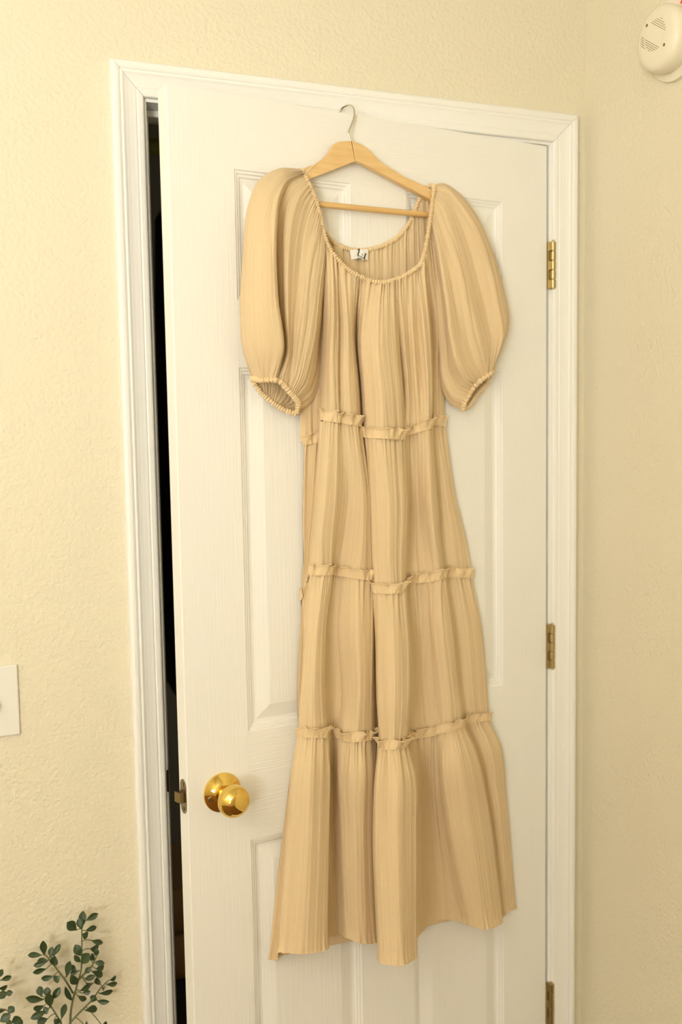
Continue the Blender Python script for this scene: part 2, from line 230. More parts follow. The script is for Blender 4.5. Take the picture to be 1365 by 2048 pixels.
SLEEVE_L = [
 [(.2224,.014,1.9398),(.185,.016,1.9384),(.1444,.018,1.9156),(.1213,.02,1.8666),(.1105,.022,1.788),(.1035,.024,1.7253),(.1058,.024,1.6512),(.123,.022,1.6042)],
 [(.2184,.025,1.9361),(.1773,.036,1.9276),(.1426,.046,1.8942),(.1201,.058,1.8441),(.1088,.064,1.7817),(.1054,.066,1.7206),(.1098,.062,1.6523),(.1255,.046,1.6007)],
 [(.2196,.026,1.9337),(.1829,.042,1.9161),(.1563,.06,1.8812),(.1411,.076,1.8351),(.1351,.082,1.7808),(.136,.084,1.72),(.1476,.078,1.6443),(.1434,.058,1.6011)],
 [(.2241,.026,1.9286),(.1935,.03,1.9135),(.1767,.03,1.8853),(.1684,.032,1.8413),(.1661,.032,1.7864),(.1682,.032,1.7235),(.1742,.036,1.648),(.1526,.05,1.6008)],
 [(.2297,.027,1.918),(.207,.038,1.8984),(.1894,.046,1.864),(.1761,.054,1.811),(.1711,.056,1.756),(.1705,.056,1.6935),(.1719,.054,1.6348),(.1577,.054,1.5975)],
 [(.2409,.026,1.8971),(.2261,.032,1.8739),(.2121,.038,1.8399),(.2026,.042,1.7952),(.1949,.044,1.7432),(.1882,.044,1.6874),(.1813,.046,1.6299),(.1667,.05,1.5914)],
 [(.2493,.03,1.8684),(.2356,.04,1.8336),(.2222,.048,1.7956),(.2086,.056,1.7463),(.1982,.06,1.7021),(.1899,.06,1.6545),(.1838,.056,1.6111),(.1747,.048,1.5835)],
 [(.2546,.034,1.8281),(.2456,.042,1.7862),(.2358,.048,1.7448),(.2281,.052,1.7041),(.2207,.054,1.6677),(.2108,.054,1.6315),(.1993,.05,1.5956),(.1856,.044,1.5757)],
 [(.2593,.03,1.809),(.2569,.026,1.7649),(.2546,.022,1.7286),(.2512,.02,1.6919),(.2468,.018,1.655),(.2431,.018,1.6179),(.2278,.024,1.5846),(.1988,.034,1.5655)],
 [(.2671,.01,1.8248),(.267,.008,1.7678),(.2648,.007,1.7267),(.2621,.007,1.6852),(.2593,.007,1.6437),(.254,.008,1.5978),(.2338,.012,1.5619),(.1991,.024,1.5487)],
 [(.2506,.007,1.8646),(.2407,.006,1.8154),(.23,.006,1.7578),(.2241,.006,1.7004),(.2202,.006,1.6512),(.2166,.007,1.5976),(.2056,.012,1.5604),(.18,.022,1.5537)],
 [(.2348,.007,1.9115),(.205,.006,1.8769),(.1852,.006,1.8114),(.1763,.006,1.7469),(.1729,.006,1.6824),(.1707,.008,1.6337),(.1696,.012,1.593),(.1596,.018,1.5669)],
 [(.2268,.009,1.9342),(.1959,.008,1.9232),(.1637,.007,1.8729),(.1442,.007,1.8083),(.1346,.007,1.7445),(.1302,.009,1.6807),(.1307,.012,1.6208),(.1386,.016,1.5846)]]
SLEEVE_R = [
 [(.4859,.014,1.9422),(.5029,.016,1.9479),(.5407,.018,1.9331),(.5781,.02,1.8977),(.6106,.022,1.8395),(.6332,.024,1.7777),(.6484,.024,1.7147),(.6109,.022,1.6244)],
 [(.4826,.02,1.9355),(.4998,.032,1.9348),(.529,.042,1.9039),(.5546,.05,1.8571),(.5768,.054,1.7971),(.5943,.056,1.7361),(.61,.052,1.6837),(.5989,.034,1.6199)],
 [(.4811,.022,1.929),(.4975,.032,1.9243),(.5199,.038,1.8892),(.5418,.042,1.8358),(.561,.044,1.7755),(.5799,.044,1.7191),(.5923,.044,1.666),(.5895,.04,1.6168)],
 [(.4786,.024,1.9198),(.4858,.036,1.9036),(.4996,.046,1.8603),(.5127,.054,1.8017),(.5252,.06,1.7412),(.5436,.06,1.6898),(.5648,.054,1.6424),(.5799,.042,1.6111)],
 [(.4748,.026,1.9045),(.4817,.034,1.8797),(.4915,.042,1.8321),(.5017,.048,1.7717),(.5135,.052,1.7156),(.5319,.052,1.6638),(.5526,.048,1.6248),(.5684,.042,1.6048)],
 [(.4711,.028,1.8867),(.4747,.036,1.8532),(.4776,.046,1.8006),(.4816,.056,1.7396),(.4853,.062,1.6834),(.5015,.06,1.632),(.5319,.05,1.6023),(.5537,.042,1.5939)],
 [(.4688,.028,1.8712),(.4773,.026,1.8336),(.4854,.026,1.7823),(.4921,.028,1.7259),(.4967,.03,1.6734),(.5035,.032,1.6206),(.5239,.034,1.5888),(.5454,.038,1.5798)],
 [(.464,.03,1.8491),(.4738,.026,1.8032),(.4826,.022,1.7523),(.4875,.022,1.7001),(.4914,.022,1.6519),(.4961,.024,1.6076),(.5171,.028,1.572),(.5371,.034,1.5638)],
 [(.4687,.02,1.8339),(.4814,.012,1.7839),(.4884,.009,1.7365),(.4941,.008,1.6883),(.4992,.008,1.6397),(.5039,.01,1.5905),(.524,.014,1.5572),(.5386,.026,1.5532)],
 [(.4796,.008,1.8583),(.5043,.006,1.7993),(.5148,.006,1.738),(.521,.006,1.6849),(.5272,.006,1.6358),(.5344,.008,1.5907),(.5447,.012,1.5635),(.5553,.022,1.5586)],
 [(.485,.007,1.8936),(.5322,.006,1.8364),(.5542,.006,1.7756),(.5651,.006,1.7133),(.5728,.006,1.6684),(.5779,.008,1.6274),(.5777,.011,1.5954),(.5771,.019,1.5805)],
 [(.4867,.008,1.9238),(.5487,.007,1.8904),(.5886,.006,1.8225),(.6114,.006,1.7606),(.6217,.006,1.7063),(.6247,.008,1.6649),(.615,.011,1.6278),(.5988,.018,1.5998)]]
NECK_FRONT = [
 (.2233,.014,1.9399),
 (.2207,.024,1.9342),
 (.2258,.026,1.9257),
 (.2333,.027,1.9112),
 (.2421,.027,1.8922),
 (.2483,.03,1.8683),
 (.2518,.033,1.844),
 (.2563,.036,1.8247),
 (.2631,.04,1.8085),
 (.2756,.044,1.7934),
 (.293,.048,1.7786),
 (.3186,.0485,1.7679),
 (.3484,.054,1.7623),
 (.3831,.0485,1.77),
 (.4132,.048,1.7844),
 (.4372,.042,1.8002),
 (.4493,.037,1.8213),
 (.4598,.033,1.8525),
 (.4682,.029,1.8837),
 (.4756,.025,1.9133),
 (.4798,.024,1.9327),
 (.4852,.015,1.942)]
NECK_BACK = [(.4819,.006,1.9435),(.4696,.005,1.9313),(.4587,.005,1.9131),(.4479,.005,1.8906),(.436,.005,1.8708),(.4149,.005,1.8494),(.3888,.005,1.8347),(.3582,.005,1.8248),(.3331,.005,1.8214),(.3085,.005,1.8237),(.2873,.005,1.8304),(.2703,.005,1.8463),(.2539,.005,1.8775),(.2414,.005,1.9086),(.2302,.006,1.9336)]
LOOP = [(.2178,.024,1.9268),(.2401,.026,1.9478),(.2621,.0275,1.9706),(.2677,.026,1.9748)]
LABEL = [(.3156,.0095,1.8202),(.3524,.0095,1.8246),(.3495,.012,1.8056),(.3168,.012,1.8042)]
TAG = [(.3333,.013,1.821),(.3471,.013,1.8161),(.3371,.016,1.8025),(.3233,.016,1.8065)]
STEMS = {'main':[(-.1858,-.0465,.5582),(-.1815,-.0446,.5936),(-.1723,-.0428,.6223),(-.164,-.0409,.6494),(-.1612,-.0391,.6929),(-.1602,-.0372,.7123)],'r1':[(-.1679,-.0409,.6315),(-.1578,-.0448,.6425),(-.1474,-.0488,.6544),(-.1394,-.0527,.6723)],'l':[(-.1788,-.0422,.6104),(-.1889,-.0384,.6314),(-.2031,-.0347,.6553),(-.2181,-.031,.6791)],'ll':[(-.2005,-.0558,.5654),(-.2028,-.0579,.5784),(-.2155,-.0599,.6068),(-.2202,-.062,.6238)],'rl':[(-.1851,-.0459,.5642),(-.1688,-.0422,.5759),(-.1501,-.0384,.5882),(-.1329,-.0347,.6048),(-.1185,-.031,.6131)],'far':[(-.3084,-.0434,.5749),(-.2978,-.0403,.6253),(-.291,-.0372,.6622)],'far2':[(-.2832,-.062,.5756),(-.2823,-.0651,.6008),(-.2804,-.0682,.6184)]}
LEAVES = [
 ((-.1607,-.0372,.7143),(-.1557,-.0267,.7383),.0099),
 ((-.1611,-.0403,.7149),(-.1642,-.0368,.7317),.009),
 ((-.1536,-.0372,.7259),(-.1343,-.0407,.7347),.0081),
 ((-.1681,-.0372,.7122),(-.1817,-.0477,.7322),.0126),
 ((-.155,-.036,.7078),(-.135,-.029,.7077),.0065),
 ((-.1601,-.0384,.7054),(-.1509,-.0384,.6987),.0099),
 ((-.1461,-.0372,.6909),(-.1287,-.0442,.6849),.0054),
 ((-.1492,-.0372,.6771),(-.1311,-.0267,.6678),.0108),
 ((-.1631,-.0397,.6692),(-.1715,-.0362,.6881),.0112),
 ((-.1641,-.0372,.6579),(-.174,-.0407,.6718),.0065),
 ((-.1632,-.0434,.658),(-.1543,-.0539,.6763),.0126),
 ((-.1524,-.0434,.6631),(-.1399,-.0364,.6623),.009),
 ((-.1395,-.0465,.6664),(-.1399,-.0465,.6806),.0054),
 ((-.1438,-.0496,.6587),(-.1291,-.0566,.657),.0054),
 ((-.1434,-.0496,.6473),(-.1247,-.0391,.6423),.0086),
 ((-.1494,-.0484,.6443),(-.1285,-.0449,.63),.009),
 ((-.1598,-.0465,.6429),(-.1494,-.05,.6508),.0072),
 ((-.159,-.0434,.6298),(-.1452,-.0539,.6378),.0063),
 ((-.1712,-.0409,.6455),(-.1813,-.0339,.6536),.0054),
 ((-.1677,-.0409,.6447),(-.1817,-.0409,.6432),.0054),
 ((-.1715,-.0434,.6243),(-.1815,-.0504,.6454),.0104),
 ((-.1583,-.0434,.625),(-.144,-.0329,.6103),.0099),
 ((-.1693,-.0434,.6125),(-.1493,-.0399,.6153),.0072),
 ((-.1878,-.0384,.6368),(-.1832,-.0419,.6637),.009),
 ((-.2048,-.036,.66),(-.2059,-.0465,.6814),.0108),
 ((-.2137,-.0341,.6695),(-.2318,-.0271,.67),.0047),
 ((-.2163,-.0341,.6682),(-.2377,-.0341,.6657),.0043),
 ((-.2199,-.031,.6777),(-.2221,-.038,.7039),.009),
 ((-.2232,-.031,.6794),(-.2453,-.0205,.6794),.0047),
 ((-.21,-.0335,.673),(-.2081,-.03,.6894),.0081),
 ((-.2056,-.0335,.6757),(-.1966,-.037,.6941),.005),
 ((-.2168,-.0347,.6575),(-.2382,-.0452,.66),.0065),
 ((-.2073,-.0372,.6435),(-.227,-.0302,.6398),.0072),
 ((-.198,-.0384,.6411),(-.2077,-.0384,.6359),.0099),
 ((-.2261,-.062,.6225),(-.2523,-.069,.6328),.009),
 ((-.2284,-.0608,.6252),(-.2336,-.0503,.6391),.0099),
 ((-.2209,-.062,.6258),(-.22,-.0585,.6394),.0099),
 ((-.2127,-.062,.6202),(-.2014,-.0655,.6368),.009),
 ((-.2168,-.0645,.6096),(-.2203,-.075,.6346),.0108),
 ((-.2249,-.062,.6121),(-.2434,-.055,.6036),.0081),
 ((-.2192,-.062,.6052),(-.2283,-.062,.6019),.0094),
 ((-.2236,-.062,.6017),(-.2476,-.069,.5997),.009),
 ((-.1998,-.0546,.5776),(-.1918,-.0441,.5968),.0081),
 ((-.2205,-.0589,.5871),(-.2382,-.0554,.5813),.0108),
 ((-.212,-.057,.5821),(-.2032,-.0605,.5763),.0099),
 ((-.1804,-.0446,.6009),(-.1924,-.0551,.6278),.0072),
 ((-.1185,-.031,.6128),(-.1041,-.024,.6105),.0072),
 ((-.125,-.031,.6067),(-.1049,-.031,.6019),.0058),
 ((-.1347,-.0301,.6075),(-.1396,-.0371,.6248),.0081),
 ((-.1327,-.0335,.605),(-.1232,-.023,.5952),.0063),
 ((-.1376,-.0341,.5961),(-.1115,-.0306,.5898),.0063),
 ((-.15,-.0372,.5846),(-.1444,-.0407,.5966),.0094),
 ((-.1399,-.0347,.5836),(-.1219,-.0452,.5831),.0063),
 ((-.1616,-.0409,.5753),(-.1385,-.0339,.5704),.009),
 ((-.1722,-.0434,.6057),(-.1577,-.0434,.5928),.0043),
 ((-.1651,-.0434,.6078),(-.1528,-.0504,.6101),.0043),
 ((-.1628,-.0434,.5505),(-.1561,-.0329,.5489),.0072),
 ((-.1347,-.0372,.5407),(-.1242,-.0337,.5405),.0072),
 ((-.2902,-.0372,.6611),(-.2866,-.0407,.674),.0076),
 ((-.2888,-.0372,.6553),(-.2743,-.0477,.6629),.0072),
 ((-.2922,-.0384,.644),(-.2779,-.0314,.6396),.0054),
 ((-.296,-.0403,.6285),(-.2807,-.0403,.6355),.0094),
 ((-.2833,-.0397,.6325),(-.2731,-.0467,.6371),.004),
 ((-.296,-.0682,.6277),(-.2854,-.0577,.6116),.0108),
 ((-.281,-.0682,.6158),(-.2722,-.0647,.6235),.0099),
 ((-.2937,-.0682,.6055),(-.2788,-.0717,.6155),.0108),
 ((-.2761,-.0651,.5983),(-.2647,-.0756,.6069),.0112),
 ((-.2702,-.0651,.595),(-.2576,-.0581,.5915),.0076),
 ((-.2858,-.0651,.5954),(-.2755,-.0651,.5987),.009)]
DET_SLOTS = [
 ((-.2733,2.1866),(-.2776,2.1839)),
 ((-.2646,2.1887),(-.2831,2.1757)),
 ((-.2598,2.1887),(-.2853,2.1704)),
 ((-.2549,2.188),(-.2864,2.1658)),
 ((-.251,2.187),(-.2859,2.1625)),
 ((-.2359,2.165),(-.2703,2.1407)),
 ((-.2359,2.1614),(-.2665,2.1395)),
 ((-.236,2.1575),(-.2622,2.1389)),
 ((-.2389,2.1518),(-.2562,2.1395)),
 ((-.244,2.1444),(-.2479,2.142)),
 ((-.2256,2.1729),(-.233,2.1674)),
 ((-.2245,2.1697),(-.2331,2.1635)),
 ((-.224,2.1666),(-.2331,2.1599)),
 ((-.2238,2.1631),(-.2338,2.1557)),
 ((-.2236,2.1592),(-.2361,2.1501))]
DET_HOLES = [(-.2394,2.1866),(-.2826,2.1407)]
DET_COVER = [(-.2505,2.1843),(-.2844,2.1602),(-.274,2.1443),(-.2375,2.1669)]
DET_SIL = [(-.1965,2.1741),(-.2614,2.1034),(-.2376,2.2171)]
DET_BR = [(-.2364,2.0999),(-.1999,2.1319),(-.2736,2.0968)]
ORANGE = [(-.2814,2.2087),(-.2868,2.2014),(-.3007,2.2024),(-.2944,2.2117),(-.2562,2.2257),(-.2734,2.2149)]
HANG_L = [(.3149,1.9971),(.2927,1.9927),(.2858,1.9898),(.2792,1.9822),(.273,1.9719),(.2628,1.9619),(.2476,1.9526),(.2178,1.9388),(.1803,1.9211),(.1533,1.9058),(.1433,1.8948),(.1466,1.885),(.1798,1.9015),(.234,1.9254),(.2775,1.9443),(.3206,1.9632),(.3231,1.9648)]
HANG_R = [(.3168,1.9973),(.3324,1.9943),(.347,1.9888),(.3568,1.9818),(.364,1.9754),(.3755,1.9683),(.4201,1.95),(.4617,1.9396),(.5055,1.9247),(.5405,1.909),(.5515,1.8969),(.5448,1.891),(.5054,1.9075),(.4753,1.9166),(.3934,1.9438),(.3348,1.9629),(.3231,1.9648)]
BAR = [(.1613,.0145,1.8885),(.2583,.0145,1.889),(.4764,.0145,1.8914),(.5441,.0145,1.8922)]
HOOK = [(.3178,.0145,1.9966),(.3169,.0145,2.0005),(.3138,.0145,2.0091),(.3155,.014,2.0154),(.3214,.012,2.0261),(.3277,.009,2.0385),(.3312,.005,2.0496),(.3334,-.004,2.0605),(.3334,-.018,2.0676),(.3319,-.034,2.0677),(.3292,-.0415,2.061),(.3279,-.043,2.0521),(.3267,-.043,2.0402)]
ORANGE = [(-.2629,2.2179),(-.2683,2.2106),(-.2928,2.2097),(-.2864,2.2191),(-.2373,2.2344),(-.2461,2.2275)]

# ================================================================== setting
DW, DTOP, DBOT, DTH = .762, 2.047, .015, .035
JL, JR, JT = -.003, .765, 2.050
XR, XL, ZC, WT = .8473, -2.9, 2.44, .115

def quads(name, boxes, m):
    b = MB()
    for a, c in boxes: b.box(a, c)
    return struct(b.build(name, m))
quads('wall_back', [((XL-.1, 0, 0), (JL-.018, WT, ZC)), ((JR+.018, 0, 0), (XR+.1, WT, ZC)), ((JL-.018, 0, JT+.018), (JR+.018, WT, ZC))], M_WALL)
quads('wall_right', [((XR, FRONT_Y-.1, 0), (XR+.1, 0, ZC))], M_WALL)
quads('wall_left', [((XL-.1, FRONT_Y-.1, 0), (XL, 0, ZC))], M_WALL)
quads('wall_front', [((XL, FRONT_Y-.1, 0), (WIN[0], FRONT_Y, ZC)), ((WIN[1], FRONT_Y-.1, 0), (XR, FRONT_Y, ZC)), ((WIN[0], FRONT_Y-.1, 0), (WIN[1], FRONT_Y, WIN[2])), ((WIN[0], FRONT_Y-.1, WIN[3]), (WIN[1], FRONT_Y, ZC))], M_WALL)
quads('floor', [((XL-.1, FRONT_Y-.1, -.05), (XR+.7, 1.0, 0))], M_FLOOR)
quads('ceiling', [((XL-.1, FRONT_Y-.1, ZC), (XR+.7, 1.0, ZC+.05))], M_CEIL)
wf = MB()
for a, c in (((WIN[0], FRONT_Y-.06, WIN[2]), (WIN[0]+.05, FRONT_Y+.012, WIN[3])), ((WIN[1]-.05, FRONT_Y-.06, WIN[2]), (WIN[1], FRONT_Y+.012, WIN[3])),
             ((WIN[0]+.05, FRONT_Y-.06, WIN[2]), (WIN[1]-.05, FRONT_Y+.012, WIN[2]+.05)), ((WIN[0]+.05, FRONT_Y-.06, WIN[3]-.05), (WIN[1]-.05, FRONT_Y+.012, WIN[3])),
             (((WIN[0]+WIN[1])/2-.02, FRONT_Y-.012, WIN[2]+.05), ((WIN[0]+WIN[1])/2+.02, FRONT_Y+.006, WIN[3]-.05))): wf.box(a, c)
struct(wf.build('window_1', M_TRIM))

# casing: a stepped profile run round three mitred sides
CASE = [(0, 0), (0, .007), (.0015, .0088), (.004, .0096), (.0095, .0100), (.0108, .0088), (.0122, .0088), (.0135, .0098), (.018, .0102), (.025, .0114), (.031, .0132), (.0345, .0152), (.0358, .0152), (.0368, .0134), (.0382, .0134), (.0395, .0154), (.0425, .0166), (.0470, .0168), (.0502, .0158), (.0520, .0132), (.0525, .0105), (.0525, 0)]
CI = (JL-.005, JR+.005, JT+.005)
def casing(name, side):
    b = MB(); g = .0004; n = len(CASE); a, c = [], []
    for w, t in CASE:
        if side == 'l': a.append((CI[0]-w, -t, 0)); c.append((CI[0]-w, -t, CI[2]+w-g))
        elif side == 'r': a.append((CI[1]+w, -t, 0)); c.append((CI[1]+w, -t, CI[2]+w-g))
        else: a.append((CI[0]-w+g, -t, CI[2]+w)); c.append((CI[1]+w-g, -t, CI[2]+w))
    b.add(a+c, [(i, i+1, n+i+1, n+i) for i in range(n-1)]+[tuple(range(n)), tuple(range(2*n-1, n-1, -1))])
    return struct(b.build(name, M_TRIM))
casing('trim_1', 'l'); casing('trim_2', 't'); casing('trim_3', 'r')
# jambs with their stops
def jamb(name, jb, stop):
    o = MB().box(*jb).build(name, M_TRIM); struct(o)
    MB().box(*stop, bev=.0025).build('door_stop', M_TRIM, o); return o
jl = jamb('trim_4', ((JL-.018, 0, 0), (JL, WT, JT+.018)), ((JL, .038, 0), (JL+.011, .072, JT-.011)))
jamb('trim_5', ((JL, 0, JT), (JR, WT, JT+.018)), ((JL, .038, JT-.011), (JR, .072, JT)))
jamb('trim_6', ((JR, 0, 0), (JR+.018, WT, JT+.018)), ((JR-.011, .038, 0), (JR, .072, JT-.011)))
for nm, a, c in (('baseboard_back', (XL, -.013, 0), (CI[0]-.0525, 0, .08)), ('baseboard_right', (XR-.013, FRONT_Y, 0), (XR, -.014, .08)), ('baseboard_left', (XL, FRONT_Y, 0), (XL+.013, -.014, .08))):
    struct(MB().box(a, c, .004).build(nm, M_TRIM))
# strike plate let into the left jamb
sp = MB().box((JL-.0005, .004, .898), (JL+.0012, .034, .955)).add(
    [(JL+.0012, .006, .905), (JL+.0012, .006, .948), (JL+.0012, -.002, .906), (JL+.0012, -.002, .947), (JL-.003, -.005, .908), (JL-.003, -.005, .945)], [(0, 1, 3, 2), (2, 3, 5, 4)])
spo = sp.build('strike_plate', M_ANTIQUE, jl); spo['label'] = 'tarnished brass strike plate'

# dark closet behind the gap
quads('wall_closet_back', [((-.9, .95, 0), (XR+.6, 1.0, ZC))], M_CLOSET)
quads('wall_closet_left', [((-.95, WT, 0), (-.9, .95, ZC))], M_CLOSET)
quads('wall_closet_right', [((XR+.55, WT, 0), (XR+.6, .95, ZC))], M_CLOSET)
quads('ceiling_closet', [((-.9, WT, ZC-.03), (XR+.55, .95, ZC-.001))], M_CLOSET)
rod = MB().tube([(-.895, .5, 2.118), (XR+.545, .5, 2.118)], .0165, 14).build('closet_rod', M_RODM, None, True)
tag(rod, 'dim greenish hanging rod seen through the top of the dark door gap', 'rod')
def garment(x, y, z0, z1, wx, m, label):
    e = empty('hanging_coat', (x, y, z0))
    b = MB(); n = 28; rows = []
    for z, k in ((z0, 1.0), (z0+.3*(z1-z0), .96), (z0+.8*(z1-z0), .9), (z1-.05, .78), (z1, .2)):
        for i in range(n):
            t = 2*math.pi*i/n; w = 1+.09*math.sin(5*t+z*3)
            rows.append((math.cos(t)*wx*k*w, math.sin(t)*.21*k*w, z-z0))
    b.add(rows, [(j*n+i, j*n+(i+1) % n, (j+1)*n+(i+1) % n, (j+1)*n+i) for j in range(4) for i in range(n)]+[tuple(range(n-1, -1, -1)), tuple(range(4*n, 5*n))])
    b.build('garment_body', m, e, True)
    zr = 2.118-z0; q = .0188; g = .7071*q*1.04
    MB().tube(catmull([(0, 0, z1-z0-.02), (0, .004, min(zr-.035, z1-z0+.03)), (0, .0155, zr-.017), (0, q, zr), (0, g, zr+g), (0, 0, zr+q), (0, -g, zr+g), (0, -q, zr)], 6), .0015, 6).build('hanger_hook', M_STEEL, e, True)
    tag(e, label, 'clothes'); return e
garment(.17, .5, .95, 2.03, .055, M_COAT, 'dark coat hanging in the closet, dimly seen in the upper door gap')
gm = garment(.045, .5, 1.0, 1.99, .045, M_COAT2, 'grey garment hanging in the closet left of the dark coat')
fold = empty('folded_blanket', (.12, .5, .0))
def pad(z0, z1, m, sx=.2, sy=.16):
    b = MB(); rows = []; n = 24
    for z, k in ((z0, .9), (z0+.02, 1), ((z0+z1)/2, 1.03), (z1-.02, 1), (z1, .88)):
        for i in range(n):
            t = 2*math.pi*i/n; c, s_ = math.cos(t), math.sin(t)
            rows.append((.12+math.copysign(abs(c)**.4, c)*sx*k, .5+math.copysign(abs(s_)**.4, s_)*sy*k, z))
    return b.add(rows, [(j*n+i, j*n+(i+1) % n, (j+1)*n+(i+1) % n, (j+1)*n+i) for j in range(4) for i in range(n)]+[tuple(range(n-1, -1, -1)), tuple(range(4*n, 5*n))])
bpy.data.objects.remove(fold)
chest = MB().box((-.16, .3, 0), (.42, .72, .36), .006).build('storage_chest', M_COAT)
tag(chest, 'dark storage chest under the tan blankets in the closet', 'chest')
tag(pad(.361, .455, M_TAN).build('folded_blanket', M_TAN, None, True), 'lower of two tan folded blankets glimpsed in the dark door gap', 'blanket', 'folded blankets in the closet')
tag(pad(.456, .545, M_TAN, .18, .14).build('folded_blanket', M_TAN, None, True), 'upper of two tan folded blankets glimpsed in the dark door gap', 'blanket', 'folded blankets in the closet')

# unseen ceiling lamp, added as fill to brighten the upper walls
lamp = empty('added_fill_lamp', (-1.0, -1.5, ZC)); tag(lamp, 'added unseen fill lamp, round white glass, on the ceiling above the camera', 'lamp')
MB().lathe([(.165, -.001), (.165, -.02), (.15, -.026), (.02, -.028)], (0, 0, 0), (0, 0, 1), 40).build('fill_lamp_base', M_TRIM, lamp, True)
MB().lathe([(.02, -.028)]+[(.15*math.cos(a), -.028-.075*math.sin(a)) for a in [i*math.pi/2/8 for i in range(8)]]+[(.004, -.104)], (0, 0, 0), (0, 0, 1), 40).build('fill_lamp_shade', M_GLASS, lamp, True)
pl = bpy.data.lights.new('fill_lamp_glow', 'POINT'); pl.energy = FILL_LAMP_POWER; pl.shadow_soft_size = .12; pl.color = (1, .9, .68)
plo = bpy.data.objects.new('fill_lamp_glow', pl); C.objects.link(plo); plo.location = (0, 0, -.24); plo.parent = lamp

# ================================================================== door
TH = .1356
ORG = Vector((.006, -.1036, 0))
door = empty('door_1', ORG, TH); struct(door)
door['label'] = 'white six panel door standing ajar with the dress hung over its top edge'
PX = [(.1100, .3240), (.4380, .6520)]
PZ = [(.2400, .8340), (1.0185, 1.6210), (1.7290, 1.9330)]
# outer to inner profile of the pressed panel: distance in from the opening edge, depth
STICK = [(0, 0), (.0012, -.0022), (.0050, -.0026), (.0062, -.0046), (.0100, -.0052), (.0120, -.0078), (.0160, -.0085)]
FIELD = [(.0160, -.0085), (.0185, -.0085), (.0400, -.0022), (.0420, -.0016)]
def ring(x0, x1, z0, z1, prof, cap):
    v, f = [], []
    for w, dpt in prof: v += [(x0+w, -dpt, z0+w), (x1-w, -dpt, z0+w), (x1-w, -dpt, z1-w), (x0+w, -dpt, z1-w)]
    for i in range(len(prof)-1):
        for k in range(4): f.append((i*4+k, i*4+(k+1) % 4, i*4+4+(k+1) % 4, i*4+4+k))
    if cap: q = (len(prof)-1)*4; f.append((q, q+1, q+2, q+3))
    return v, f
v, f, mi = [], [], []
def face(p, m):
    n = len(v); v.extend(p); f.append(tuple(range(n, n+len(p)))); mi.append(m)
fq = lambda x0, x1, z0, z1, m: face([(x0, 0, z0), (x1, 0, z0), (x1, 0, z1), (x0, 0, z1)], m)
E0 = .0015
fq(E0, PX[0][0], DBOT, DTOP, 0); fq(PX[1][1], DW-E0, DBOT, DTOP, 0)
for z0, z1 in ((DBOT, PZ[0][0]), (PZ[0][1], PZ[1][0]), (PZ[1][1], PZ[2][0]), (PZ[2][1], DTOP)): fq(PX[0][0], PX[1][1], z0, z1, 1)
for z0, z1 in PZ: fq(PX[0][1], PX[1][0], z0, z1, 0)
for x0, x1 in PX:
    for z0, z1 in PZ:
        vv, ff = ring(x0, x1, z0, z1, STICK, False); n = len(v); v += vv
        for k, q in enumerate(ff): f.append(tuple(i+n for i in q)); mi.append(0 if k % 2 else 1)
for p in ([(E0, 0), (0, E0), (0, DTH), (DW, DTH), (DW, E0), (DW-E0, 0)],):
    for i in range(5):
        (xa, ya), (xb, yb) = p[i], p[i+1]
        face([(xa, ya, DBOT), (xb, yb, DBOT), (xb, yb, DTOP), (xa, ya, DTOP)], 0)
    face([(x, y, DTOP) for x, y in p], 0); face([(x, y, DBOT) for x, y in p], 0)
link('door_slab', v, f, [M_DOORV, M_DOORH], door, matidx=mi)
for x0, x1 in PX:
    for z0, z1 in PZ:
        vv, ff = ring(x0, x1, z0, z1, FIELD, True); link('panel', vv, ff, M_DOORV, door)
# knob set (axis out of the door = local -y)
KX, KZ = .0600, .9275
kn = MB().lathe([(.0325, 0), (.0330, .0015), (.0322, .0040), (.0300, .0052), (.0260, .0070), (.0200, .0110), (.0165, .0135), (.0150, .0140)], (KX, 0, KZ), (0, -1, 0), 48).build('rosette', M_BRASS, door, True); kn['label'] = 'round polished brass rosette'
prof = [(.0125, .0120), (.0118, .0200), (.0120, .0240), (.0150, .0270)]
prof += [(.0262*math.sin(a)+.0005, .0475-.0215*math.cos(a)) for a in [math.radians(t) for t in (52, 62, 75, 90, 105, 118, 130)]]
prof += [(.0182, .0630), (.0165, .0655), (.0135, .0668), (.0090, .0678), (.0045, .0682), (.0008, .0683)]
kb = MB().lathe(prof, (KX, 0, KZ), (0, -1, 0), 48).build('knob', M_BRASS, door, True); kb['label'] = 'shiny round brass door knob'
pin = MB().lathe([(.0042, -.001), (.0042, .0012), (.0030, .0016), (.0026, .0002), (.0005, .0002)], (KX-.0235, -.0085, KZ-.0045), (-.25, -1, 0), 20).build('release_hole', M_ANTIQUE, kn, True)
